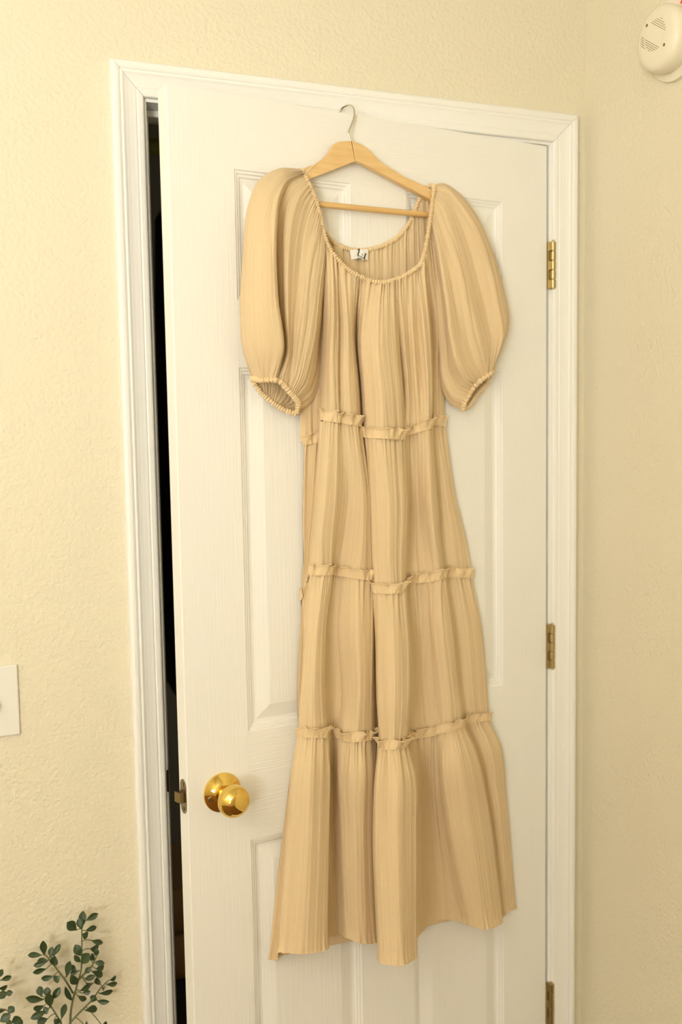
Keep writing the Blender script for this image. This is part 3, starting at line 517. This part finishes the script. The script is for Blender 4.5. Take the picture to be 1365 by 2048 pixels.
# latch
def stadium(y, z, hw, hh, n=6):
    r = hw; out = []
    for k in range(2*n+1): a = math.pi*k/(2*n); out.append((y+r*math.cos(a), z+hh-r+r*math.sin(a)))
    for k in range(2*n+1): a = math.pi+math.pi*k/(2*n); out.append((y+r*math.cos(a), z-hh+r+r*math.sin(a)))
    return out
pts = stadium(.0165, KZ, .0125, .0285); n = len(pts)
lp = link('latch_plate', [(-.0012, y, z) for y, z in pts]+[(.001, y, z) for y, z in pts], [tuple(range(n)), tuple(range(2*n-1, n-1, -1))]+[(i, (i+1) % n, n+(i+1) % n, n+i) for i in range(n)], M_ANTIQUE, door)
lb = MB().add([(-.0012, .009, KZ-.0085), (-.0012, .0245, KZ-.0085), (-.013, .0245, KZ-.0085), (-.009, .009, KZ-.0085), (-.0012, .009, KZ+.0085), (-.0012, .0245, KZ+.0085), (-.013, .0245, KZ+.0085), (-.009, .009, KZ+.0085)],
    [(0, 1, 2, 3), (4, 7, 6, 5), (0, 4, 5, 1), (1, 5, 6, 2), (2, 6, 7, 3), (3, 7, 4, 0)]).build('latch_bolt', M_ANTIQUE, door)
for dz in (-.020, .020):
    MB().lathe([(.0036, -.0008), (.0034, .0022), (.0012, .0018), (.0006, .0008)], (0, .0165, KZ+dz), (-1, 0, 0), 14).build('screw', M_ANTIQUE, lp, True)
# three butt hinges
HXc, HYc = .7705, -.0075
for zc in (DTOP-.2225, DTOP-.9650, DTOP-1.7075):
    h = MB().box((.7622, -.0030, zc-.0445), (.7690, .0010, zc+.0445)).build('hinge', M_NICKEL, door); h['label'] = 'dull brass butt hinge'
    seg = .089/5
    for i in range(5):
        z0 = zc-.0445+i*seg+.0006; z1 = z0+seg-.0012
        MB().lathe([(.0048, 0), (.0056, .0007), (.0056, z1-z0-.0007), (.0048, z1-z0)], (HXc, HYc, z0), (0, 0, 1), 16).build('knuckle', M_NICKEL, h, True)
        if i % 2 == 0: MB().box((.7632, -.0062, z0), (.7700, -.0030, z1)).build('leaf_tab', M_NICKEL, h)
    MB().tube([(HXc, HYc, zc-.046), (HXc, HYc, zc+.0475)], .0028, 10).build('hinge_pin', M_NICKEL, h, True)

# ================================================================== light switch, detector, paper tag
sw = empty('light_switch', (-.2748, 0, 1.0400)); tag(sw, 'white plastic light switch plate at the left edge of the wall', 'switch')
MB().box((-.035, -.0055, .0), (.035, 0, .1145), .0022).build('cover_plate', M_PLATE, sw)
MB().box((-.0055, -.0075, .0455), (.0055, -.0050, .0690), .0008).build('toggle_frame', M_PLATE, sw)
MB().add([(-.004, -.0070, .050), (.004, -.0070, .050), (.004, -.0070, .062), (-.004, -.0070, .062), (-.0035, -.0165, .0475), (.0035, -.0165, .0475), (.0035, -.0155, .0520), (-.0035, -.0155, .0520)],
    [(0, 1, 2, 3), (4, 7, 6, 5), (0, 4, 5, 1), (1, 5, 6, 2), (2, 6, 7, 3), (3, 7, 4, 0)]).build('toggle', M_PLATE, sw)
for z in (.027, .0875): MB().lathe([(.0030, -.001), (.0030, .0008), (.0004, .0012)], (0, -.0055, z), (0, -1, 0), 14).build('screw', M_PLATE, sw, True)

DY, DZ = -.2580, 2.1612
det = empty('smoke_detector', (XR, DY, DZ)); tag(det, 'round white smoke detector with slotted face high on the right wall', 'smoke detector')
MB().lathe([(.0605, 0), (.0612, .0030), (.0605, .0075), (.0540, .0090)], (0, 0, -.0042), (-1, 0, 0), 56).build('mounting_plate', M_DET, det, True)
BP = [(.0001, .0506), (.0250, .0504), (.0380, .0494), (.0440, .0478), (.0490, .0446), (.0520, .0400), (.0533, .0350), (.0535, .0280), (.0528, .0180), (.0510, .0120), (.0505, .0085)]
MB().lathe(BP[::-1], (0, 0, 0), (-1, 0, 0), 64).build('cover', M_DET, det, True)
def onface(y, z):
    dy, dz = y-DY, z-DZ; r = math.hypot(dy, dz)
    return (-float(np.interp(r, [q[0] for q in BP[:8]], [q[1] for q in BP[:8]])), dy, dz)
for (a, b) in DET_SLOTS:  # solid thin strips, their colour painted as the shade of vent slots
    A, B = Vector(onface(*a)), Vector(onface(*b)); t = (B-A).normalized(); w = t.cross(Vector((1, 0, 0)))*.00035
    off = Vector((-.0003, 0, 0)); inn = Vector((.0010, 0, 0))
    q = [A-w, A+w, B+w, B-w]
    MB().add([p+off for p in q]+[p+inn for p in q], [(0, 1, 2, 3), (7, 6, 5, 4), (0, 4, 5, 1), (1, 5, 6, 2), (2, 6, 7, 3), (3, 7, 4, 0)]).build('vent_slot', M_SLOT_SHADE, det)
for q in DET_HOLES: MB().lathe([(.0026, -.001), (.0026, .0004), (.0006, .0004)], onface(*q), (-1, 0, 0), 16).build('screw_hole', M_SLOT_SHADE, det, True)
cv_ = [Vector(onface(*q)) for q in DET_COVER]
MB().add([p+Vector((-.0006, 0, 0)) for p in cv_]+[p+Vector((.001, 0, 0)) for p in cv_], [(0, 1, 2, 3), (7, 6, 5, 4), (0, 4, 5, 1), (1, 5, 6, 2), (2, 6, 7, 3), (3, 7, 4, 0)]).build('test_button', M_DET, det)

# striped paper tag whose corner shows above the detector
pt = empty('paper_tag', (XR, -.2720, 2.2410)); tag(pt, 'orange and white striped paper tag on the wall above the smoke detector', 'paper tag')
def flat(q, x0, x1):
    q = [(a+.2720, b-2.2410) for a, b in q]
    return MB().add([(x0, a, b) for a, b in q]+[(x1, a, b) for a, b in q], [(0, 1, 2, 3), (7, 6, 5, 4), (0, 4, 5, 1), (1, 5, 6, 2), (2, 6, 7, 3), (3, 7, 4, 0)])
flat([(-.2330, 2.2320), (-.2700, 2.2030), (-.3100, 2.2500), (-.2730, 2.2790)], -.0012, 0).build('card', M_PAPER, pt)
flat([(-.2585, 2.2155), (-.2665, 2.2065), (-.3010, 2.2390), (-.2945, 2.2475)], -.0022, -.0012).build('stripe', M_ORANGE, pt)
flat([(-.2440, 2.2370), (-.2500, 2.2310), (-.2840, 2.2610), (-.2780, 2.2690)], -.0022, -.0012).build('stripe', M_ORANGE, pt)

# ================================================================== dress on its hanger
def drot(p): return (p[0], -p[1], p[2])
# hanger
HB = Vector((.3110, -.0145, 1.9600))
def place(name, base):                      # an Empty at base (door frame), turned with the door
    o = empty(name, ORG+Matrix.Rotation(TH, 3, 'Z') @ base, TH); return o
hg = place('coat_hanger', HB); tag(hg, 'pale wooden coat hanger with a wire hook over the door top', 'hanger')
def shift(pts, base): return [(Vector(p)-base)[:] for p in pts]
def bevprism(name, poly, y0, y1, m, parent, base, bev=.0016):
    import bmesh
    b = MB().prism(poly, y0, y1); b.v = shift(b.v, base)
    o = b.build(name, m, parent); bm = bmesh.new(); bm.from_mesh(o.data)
    bmesh.ops.bevel(bm, geom=[e for e in bm.edges if abs(e.verts[0].co.y-e.verts[1].co.y) < 1e-6], offset=bev, segments=2, affect='EDGES', profile=.5)
    bmesh.ops.recalc_face_normals(bm, faces=bm.faces); bm.to_mesh(o.data); bm.free(); return o
bevprism('hanger_arm', [(x-.0002, z) for x, z in HANG_L], -.021, -.008, M_WOOD, hg, HB)
bevprism('hanger_arm', [(x+.0002, z) for x, z in HANG_R], -.021, -.008, M_WOOD, hg, HB)
b = MB().tube(shift([drot(p) for p in catmull(BAR, 8)], HB), .0050, 16); b.build('trouser_bar', M_DOWEL, hg, True)
b = MB().tube(shift([drot(p) for p in catmull(HOOK, 8)], HB), .0017, 12); b.build('hook', M_STEEL, hg, True)

DB = Vector((.3800, -.0300, .5600))
dress = place('dress', DB); tag(dress, 'tan tiered maxi dress with puff sleeves hanging on the white door', 'dress')

def hermite(P, ts, closed=False, ten=.85):
    """P (K, n, 3) control points along axis 0; ts list of (segment, fraction); chord-aware tangents per column."""
    K = len(P); out = np.empty((len(ts),)+P.shape[1:])
    if closed: nxt = lambda i: P[i % K]
    else: nxt = lambda i: P[min(max(i, 0), K-1)]
    for q, (i, f_) in enumerate(ts):
        p0, p1, p2, p3 = nxt(i-1), nxt(i), nxt(i+1), nxt(i+2)
        l = lambda a, c: np.maximum(np.linalg.norm(c-a, axis=-1, keepdims=True), 1e-5)
        d0, d1, d2 = l(p0, p1), l(p1, p2), l(p2, p3)
        m1 = ((p1-p0)/d0*d1+(p2-p1)/d1*d0)/(d0+d1); m2 = ((p2-p1)/d1*d2+(p3-p2)/d2*d1)/(d1+d2)
        if not closed and i == 0: m1 = (p2-p1)/d1
        if not closed and i >= K-2: m2 = (p2-p1)/d1
        m1 = m1*d1*ten; m2 = m2*d1*ten; t = f_
        out[q] = (2*t**3-3*t*t+1)*p1+(t**3-2*t*t+t)*m1+(-2*t**3+3*t*t)*p2+(t**3-t*t)*m2
    return out
def waves(s, lam, seed, n=5):                # irregular wave of about wavelength lam along s
    rr = np.random.RandomState(seed); y = 0
    for k in range(n): y = y+np.sin(2*np.pi*s/(lam*(.7+.6*rr.rand()))+rr.rand()*6.28)
    return y/math.sqrt(n)
def surface(rows, nrow, closed, step, back=None):
    """rows: R x K x 3 -> dense grid (nrow+1, ncol, 3), cloth coordinate s per column, and length per row"""
    A = np.array([[drot(p) for p in r] for r in rows], float)
    if back is not None:
        extra = []
        for r in A:
            a, c = r[-1], r[0]; extra.append([np.array([a[0]+(c[0]-a[0])*t, -back, a[2]+(c[2]-a[2])*t]) for t in (.12, .5, .88)])
        A = np.concatenate([A, np.array(extra)], 1)
    Rn, K = A.shape[:2]
    seglen = np.linalg.norm(np.roll(A, -1, 1)-A, axis=2).max(0)
    ts = []
    for i in range(K if closed else K-1):
        n = max(3, int(round(seglen[i]/step))); ts += [(i, k/n) for k in range(n)]
    if not closed: ts.append((K-2, 1.0))
    B = hermite(np.swapaxes(A, 0, 1), ts, closed, .5)            # ncol x Rn x 3
    B = np.swapaxes(B, 0, 1)                                  # Rn x ncol x 3
    L = np.linalg.norm(np.diff(B, axis=0), axis=2).mean(1); acc = np.concatenate([[0], np.cumsum(L)])/L.sum()
    tv = []
    for q in np.linspace(0, 1, nrow+1):
        i = min(int(np.searchsorted(acc, q, 'right'))-1, Rn-2); tv.append((i, (q-acc[i])/(acc[i+1]-acc[i])))
    G = hermite(B, tv, False)
    w = np.linalg.norm(np.diff(G, axis=1), axis=2).max(0); s = np.concatenate([[0], np.cumsum(w)])
    return G, s, L.sum()
def normals(G, closed):
    du = (np.roll(G, -1, 1)-np.roll(G, 1, 1)) if closed else np.gradient(G, axis=1)
    dv = np.gradient(G, axis=0); N = np.cross(dv, du); N /= np.linalg.norm(N, axis=2, keepdims=True)+1e-9
    if (N[..., 1].mean() if not closed else (N*(G-G.mean((0, 1)))).sum()) > 0 and not closed: N = -N
    if closed and (N*(G-G.mean(1, keepdims=True))).sum() < 0: N = -N
    return N
def grid_obj(name, G, closed, m, parent, uvs, base=None):
    base = DB if base is None else base
    nr, nc = G.shape[:2]; V = (G-np.array(base)).reshape(-1, 3)
    i = np.arange(nr-1)[:, None]*nc; j = np.arange(nc if closed else nc-1)[None]
    j2 = (j+1) % nc
    F = np.stack([i+j, i+j2, i+nc+j2, i+nc+j], -1).reshape(-1, 4)
    return link(name, V, F, m, parent, True, uvs)
def tucks(s, period):
    f_ = (s/period) % 1.0
    return np.where(f_ < .1, f_/.1, 1-(f_-.1)/.9)+.35*np.exp(-((f_-.48)/.04)**2)
def ridges(s, lam, seed):                    # rounded ridges with creased valleys between, unevenly spaced and uneven in height
    q = s+lam*.30*waves(s, lam*3.1, seed+20, 3)
    return (np.abs(np.sin(np.pi*q/lam))**.8-.6)*(.65+.35*waves(s, lam*2.3, seed+21, 3))
def tier(name, rows, nrow, seed, closed, step=.0021, back=None, top_g=.0022, bot_g=.0012, hem=False, parent=None, m=None, fold=.0034, lam=.036):
    G, s, L = surface(rows, nrow, closed, step, back); N = normals(G, closed)
    v_ = np.linspace(0, 1, nrow+1)[:, None]; ss = s[None, :]
    grow = np.minimum(1, .35+v_*1.6)
    D = .0007*tucks(ss, .0190)*grow+fold*ridges(ss+.003*waves(v_*L, .35, seed+9), lam, seed)*(1-.55*v_ if hem else 1-.35*np.sin(np.pi*v_))
    D = D+top_g*np.exp(-v_*L/.030)*waves(ss, .0105, seed+1)+top_g*.8*np.exp(-v_*L/.075)*waves(ss, .028, seed+2)
    D = D+bot_g*np.exp(-(1-v_)*L/.022)*waves(ss, .012, seed+3)
    if hem: D = D+np.where((1-v_)*L < .011, .0010, 0)-.0006*np.exp(-(((1-v_)*L-.0115)/.0018)**2)
    G2 = G+N*D[..., None]
    G2[..., 1] = np.minimum(G2[..., 1], -.0022)
    U = np.stack([np.broadcast_to(ss, D.shape), np.broadcast_to((1-v_)*L, D.shape)], -1).reshape(-1, 2)
    o = grid_obj(name, G2, closed, m or M_CLOTH, parent or dress, U)
    return o, G2, s
def ruffle(row, parent, seed, h=.0178):
    A = np.array([drot(p) for p in row], float); runs, cur = [], [0]
    for i in range(1, len(A)):               # the heading breaks where one fold hangs well above its neighbour
        if abs(A[i, 2]-A[i-1, 2]) > .011: runs.append(cur); cur = []
        cur.append(i)
    runs.append(cur); V, F, edges, seams = [], [], [], []
    for run in runs:
        Q = A[run]
        if len(Q) < 2: continue
        e0, e1 = Q[0]-Q[1], Q[-1]-Q[-2]; Q = Q.copy(); Q[0] += e0/np.linalg.norm(e0)*.004; Q[-1] += e1/np.linalg.norm(e1)*.004
        P = hermite(Q[:, None], [(i, k/12) for i in range(len(Q)-1) for k in range(12)]+[(len(Q)-2, 1.0)])[:, 0]
        d = np.linalg.norm(np.diff(P, axis=0), axis=1); s0 = np.concatenate([[0], np.cumsum(d)]); n = max(8, int(s0[-1]/.0012))
        sq = np.linspace(0, s0[-1], n); P = np.stack([np.interp(sq, s0, P[:, k]) for k in range(3)], 1); sq = sq+run[0]*.0131
        k_ = np.ones(15)/15; sm = lambda a: np.convolve(np.pad(a, 7, 'edge'), k_, 'valid')
        T = np.gradient(P, axis=0); T /= np.linalg.norm(T, axis=1)[:, None]+1e-9
        O = np.stack([T[:, 1], -T[:, 0], 0*T[:, 0]], 1); O[:, 1] = np.minimum(O[:, 1], .2)
        O = np.stack([sm(O[:, k]) for k in range(3)], 1)+np.array([0, -.25, 0]); O /= np.linalg.norm(O, axis=1)[:, None]+1e-9
        w1 = waves(sq, .024, seed, 4); w2 = waves(sq, .024, seed+5, 4); w3 = waves(sq, .0085, seed+8); nv = 10; rows = []
        for i in range(nv+1):
            t = i/nv; curl = max(0, t-.7)/.3
            off = .0024+.0011*w3*(1-t)**2+t*.0042+t**1.3*.0048*w1+curl*curl*.0012
            z = t*h*(1+.10*w2)-.001-curl*curl*.0010
            rows.append(P+O*off[:, None]+np.array([0, 0, 1.])*z[:, None]+T*(t*.0030*w2)[:, None])
        G = np.array(rows); G[..., 1] = np.minimum(G[..., 1], -.0025); n0 = len(V)
        V += [p for p in (G-np.array(DB)).reshape(-1, 3)]
        F += [(n0+i*n+j, n0+i*n+j+1, n0+(i+1)*n+j+1, n0+(i+1)*n+j) for i in range(nv) for j in range(n-1)]
        edges.append(G[-1][::2]-np.array(DB)); seams.append(G[1][::2]-np.array(DB)+np.array([0, -.0004, -.0015]))
    o = link('ruffle', V, F, M_GATHER, parent, True)
    b = MB()
    for e in edges: b.tube(e, .00095, 6)
    b.build('rolled_edge', M_GATHER, o, True); b = MB()
    for e in seams: b.tube(e, .0007, 5)
    b.build('seam', M_GATHER, o, True)
    return o

bod, _, _ = tier('bodice', BODICE, 90, 3, False, top_g=.0030, bot_g=.0012)
t2, _, _ = tier('skirt_tier', TIER2, 80, 13, True, back=.004)
t3, _, _ = tier('skirt_tier', TIER3, 80, 23, True, back=.004)
t4, G4, _ = tier('skirt_tier', TIER4, 110, 33, True, back=.004, hem=True)
ruffle(TIER2[0], t2, 41); ruffle(TIER3[0], t3, 51); ruffle(TIER4[0], t4, 61)
hr = G4[-1]; b = MB().tube(np.concatenate([hr[::2], hr[:1]])-np.array(DB), .0008, 6); b.build('hem_edge', M_GATHER, t4, True)

# sleeves
def sleeve(lines, seed):
    rows = [[lines[j][i] for j in range(len(lines))] for i in range(8)]
    G, s, L = surface(rows, 84, True, .0024); N = normals(G, True)
    v_ = np.linspace(0, 1, 85)[:, None]; ss = s[None, :]
    mid_ = np.sin(np.pi*v_)**.5
    D = .0007*tucks(ss, .0190)*mid_+.0036*ridges(ss+.005*waves(v_*L, .25, seed+4), .042, seed)*mid_
    D = D+.0022*np.exp(-v_*L/.028)*waves(ss, .010, seed+1)+.0024*np.exp(-(1-v_)*L/.030)*waves(ss, .0115, seed+2)
    G2 = G+N*D[..., None]; G2[..., 1] = np.minimum(G2[..., 1], -.0015)
    U = np.stack([np.broadcast_to(ss, D.shape), np.broadcast_to((1-v_)*L, D.shape)], -1).reshape(-1, 2)
    o = grid_obj('sleeve', G2, True, M_CLOTH, dress, U)
    end = G[-1]; P = np.concatenate([end, end[:1]]); d = np.linalg.norm(np.diff(P, axis=0), axis=1); s0 = np.concatenate([[0], np.cumsum(d)])
    n = int(s0[-1]/.0007); sq = np.linspace(0, s0[-1], n, endpoint=False); P = np.stack([np.interp(sq, s0, P[:, k]) for k in range(3)], 1)
    P[:, 2] -= .002; P[:, 1] = np.minimum(P[:, 1], -.007)
    ph = 2*np.pi*sq/s0[-1]*round(s0[-1]/.0046)
    rad = .0040+.0011*np.sin(ph+.8*waves(sq, .03, seed+7))+.0006*waves(sq, .013, seed+8)
    b = MB().tube(P-np.array(DB), rad, 10, True); b.build('cuff', M_GATHER, o, True)
    return o
sleeve(SLEEVE_L, 71); sleeve(SLEEVE_R, 81)

# back of the bodice, seen through the neckline
nb = NECK_BACK[::-1]
ends = [(.215+.30*i/(len(nb)-1), .006+.004*(i % 2), 1.500) for i in range(len(nb))]
midr = [((a[0]*.5+c[0]*.5), .007+.003*((i+1) % 2), a[2]+(c[2]-a[2])*.45) for i, (a, c) in enumerate(zip(nb, ends))]
bp_, _, _ = tier('back_panel', [nb, midr, ends], 60, 91, False, top_g=.0024, bot_g=.0008)
# elastic neckline: one ruched ring
loop = np.array([drot(p) for p in NECK_FRONT+NECK_BACK], float)
Pn = hermite(loop[:, None], [(i, k/10) for i in range(len(loop)) for k in range(10)], True)[:, 0]
d = np.linalg.norm(np.roll(Pn, -1, 0)-Pn, axis=1); s0 = np.concatenate([[0], np.cumsum(d)]); P = np.concatenate([Pn, Pn[:1]])
n = int(s0[-1]/.00075); sq = np.linspace(0, s0[-1], n, endpoint=False); P = np.stack([np.interp(sq, s0, P[:, k]) for k in range(3)], 1)
P[:, 1] = np.minimum(P[:, 1], -.0055)
rad = .0034+.0011*np.sin(2*np.pi*sq/s0[-1]*round(s0[-1]/.0042)+1.0*waves(sq, .04, 101))+.0005*waves(sq, .014, 102)
b = MB().tube(P-np.array(DB), rad, 10, True); b.build('neckband', M_GATHER, dress, True)
# hanging loop of ribbon thrown over the hanger arm
lp_ = catmull([drot(p) for p in LOOP], 6); w = np.array([.0022, 0, .0014]); v = []
for p in lp_: v += [p-w-np.array(DB), p+w-np.array(DB), p+w-np.array(DB)+np.array([0, .0008, 0]), p-w-np.array(DB)+np.array([0, .0008, 0])]
hl = MB().add(v, [(i*4+k, i*4+(k+1) % 4, i*4+4+(k+1) % 4, i*4+4+k) for i in range(len(lp_)-1) for k in range(4)]).build('hanging_loop', M_LABEL, dress); hl['label'] = 'pale ribbon hanging loop'
# woven labels at the back of the neck
def card(name, q, th, m, bulge=.0015):
    q = [np.array(drot(p))-np.array(DB) for p in q]; nu, nv = 8, 4; v = []
    for side in (0, 1):
        for j in range(nv+1):
            for i in range(nu+1):
                u, t = i/nu, j/nv; p = (q[0]*(1-u)+q[1]*u)*(1-t)+(q[3]*(1-u)+q[2]*u)*t
                v.append(p+np.array([0, -bulge*math.sin(math.pi*u)-(0 if side else th), .0012*math.sin(math.pi*u)*t]))
    k = (nu+1)*(nv+1); f = []
    for j in range(nv):
        for i in range(nu):
            a = j*(nu+1)+i; f += [(a, a+1, a+nu+2, a+nu+1), (k+a, k+a+nu+1, k+a+nu+2, k+a+1)]
    rim = [i for i in range(nu+1)]+[(j+1)*(nu+1)+nu for j in range(nv)]+[nv*(nu+1)+i for i in range(nu-1, -1, -1)]+[j*(nu+1) for j in range(nv-1, 0, -1)]
    f += [(rim[i], rim[(i+1) % len(rim)], k+rim[(i+1) % len(rim)], k+rim[i]) for i in range(len(rim))]
    o = link(name, v, f, m, dress); return o, q
lab, lq = card('brand_label', LABEL, .0006, M_LABEL); lab['label'] = 'white woven neck label with dark script strokes'
szt, tq = card('size_tag', TAG, .0006, M_LABEL); szt['label'] = 'small white care tag below the neck label'
def on(q, u, t, o): return (q[0]*(1-u)+q[1]*u)*(1-t)+(q[3]*(1-u)+q[2]*u)*t+np.array([0, -o, .0])
for st in ([(.36, .05), (.42, .0), (.40, .25), (.34, .55), (.33, .98)], [(.79, .45), (.74, .62), (.70, .95)]):
    b = MB().tube(catmull([on(lq, u, t, .0048) for u, t in st], 5), .0009, 6); b.build('script_stroke', M_INK, lab, True)
def lettering(txt, size, q, u, t, parent):
    cu = bpy.data.curves.new('text', 'FONT'); cu.body = txt; cu.size = size; cu.align_x = 'CENTER'; cu.extrude = .0001
    o = bpy.data.objects.new('text', cu); C.objects.link(o); bpy.context.view_layer.update()
    me = bpy.data.meshes.new_from_object(o.evaluated_get(bpy.context.evaluated_depsgraph_get())); bpy.data.objects.remove(o)
    me.materials.append(M_INK); r = bpy.data.objects.new('lettering', me); C.objects.link(r); r.parent = parent
    ex = Vector(q[1]-q[0]).normalized(); ez = Vector(q[0]-q[3]); ez = (ez-ex*ez.dot(ex)).normalized(); ey = ez.cross(ex)
    p = Vector(on(q, u, t, .0026)); mtx = Matrix(((ex.x, ez.x, -ey.x, p.x), (ex.y, ez.y, -ey.y, p.y), (ex.z, ez.z, -ey.z, p.z), (0, 0, 0, 1)))
    r.matrix_local = mtx; return r
lettering('S', .0042, tq, .5, .48, szt); lettering('MADE IN', .0026, tq, .5, .74, szt); lettering('CHINA', .0024, tq, .5, .92, szt)

# ================================================================== plant
PB = Vector((-.2000, -.1300, 0))
plant = empty('potted_plant', PB); tag(plant, 'leafy green branching plant in front of the wall left of the door', 'plant')
MB().lathe([(.070, 0), (.078, .004), (.095, .17), (.104, .175), (.104, .20), (.094, .20), (.090, .18), (.002, .18)], (0, 0, 0), (0, 0, 1), 32).build('pot', M_POT, plant, True)
MB().lathe([(.0895, .176), (.089, .186), (.04, .190), (.002, .191)], (0, 0, 0), (0, 0, 1), 24).build('soil', M_SOIL, plant, True)
roots = {'main': (.0, .0), 'll': (.02, .01), 'far': (-.03, .01), 'far2': (-.02, -.02)}
for k, pts in STEMS.items():
    p = [Vector(q)-PB for q in pts]
    if k in roots:
        r0 = Vector((roots[k][0], roots[k][1], .185)); p = [r0, r0.lerp(p[0], .35)+Vector((0, 0, .06)), r0.lerp(p[0], .7)+Vector((0, 0, .03))]+p
    q = catmull([x[:] for x in p], 7); rad = np.linspace(.0026 if k in roots else .0018, .0009, len(q))
    MB().tube(q, rad, 8).build('stem', M_STEM, plant, True)
SP = [Vector(x)-PB for k, pts in STEMS.items() for x in catmull(pts, 10)]
leaf_meshes = []
for var in range(4):
    nl, nw = 9, 4; v, f = [], []
    for i in range(nl+1):
        t = i/nl; w = .5*max(0, math.sin(math.pi*t**(1.25+.12*var)))**.72; w = max(w, .02)
        for j in range(nw+1):
            u = (j/nw-.5)*2; v.append((t, u*w, .10*abs(u)*w*2-.16*t*t*(.5+.5*var/3)+.06*math.sin(3*t+var)))
    f = [(i*(nw+1)+j, i*(nw+1)+j+1, (i+1)*(nw+1)+j+1, (i+1)*(nw+1)+j) for i in range(nl) for j in range(nw)]
    me = bpy.data.meshes.new('leaf'); me.from_pydata(v, [], f); me.materials.append(M_LEAF)
    me.polygons.foreach_set('use_smooth', [True]*len(f)); leaf_meshes.append(me)
LOW = []                                    # leaves further down the stems
for k in roots:
    r0 = Vector((roots[k][0], roots[k][1], .185))+PB; p1 = Vector(STEMS[k][0])
    SP += [r0.lerp(p1, t/12)-PB for t in range(3, 12)]
    for t in range(9):
        b0 = r0.lerp(p1, .3+t*.072)+Vector((0, 0, .03)); an = t*2.4+R.random()
        if b0.z > .50: continue
        b0 = b0+Vector((math.cos(an)*.012, -abs(math.sin(an))*.008, .004))
        LOW.append((b0[:], (b0+Vector((math.cos(an)*.024, -abs(math.sin(an))*.012, .010)))[:], .010))
for i, (a, c, w) in enumerate(LEAVES+LOW):
    a, c = Vector(a)-PB, Vector(c)-PB; t = c-a; L = t.length; ex = t.normalized()
    tilt = R.uniform(-.5, .5)
    nrm = Vector((-.25+tilt*.6, -1, .35+R.uniform(-.3, .4))); nrm = (nrm-ex*nrm.dot(ex)).normalized(); ey = nrm.cross(ex)
    o = bpy.data.objects.new('leaf', leaf_meshes[i % 4]); C.objects.link(o); o.parent = plant
    ww = max(w, .007)*1.3
    o.matrix_local = Matrix(((ex.x*L, ey.x*ww, nrm.x*L, a.x), (ex.y*L, ey.y*ww, nrm.y*L, a.y), (ex.z*L, ey.z*ww, nrm.z*L, a.z), (0, 0, 0, 1)))
    near = min(SP, key=lambda q: (q-a).length)
    if (near-a).length > .002:
        mid_ = near.lerp(a, .5)+Vector((0, 0, .002))
        MB().tube(catmull([near[:], mid_[:], (a+ex*L*.08)[:]], 4), .0007, 6).build('petiole', M_STEM, plant, True)
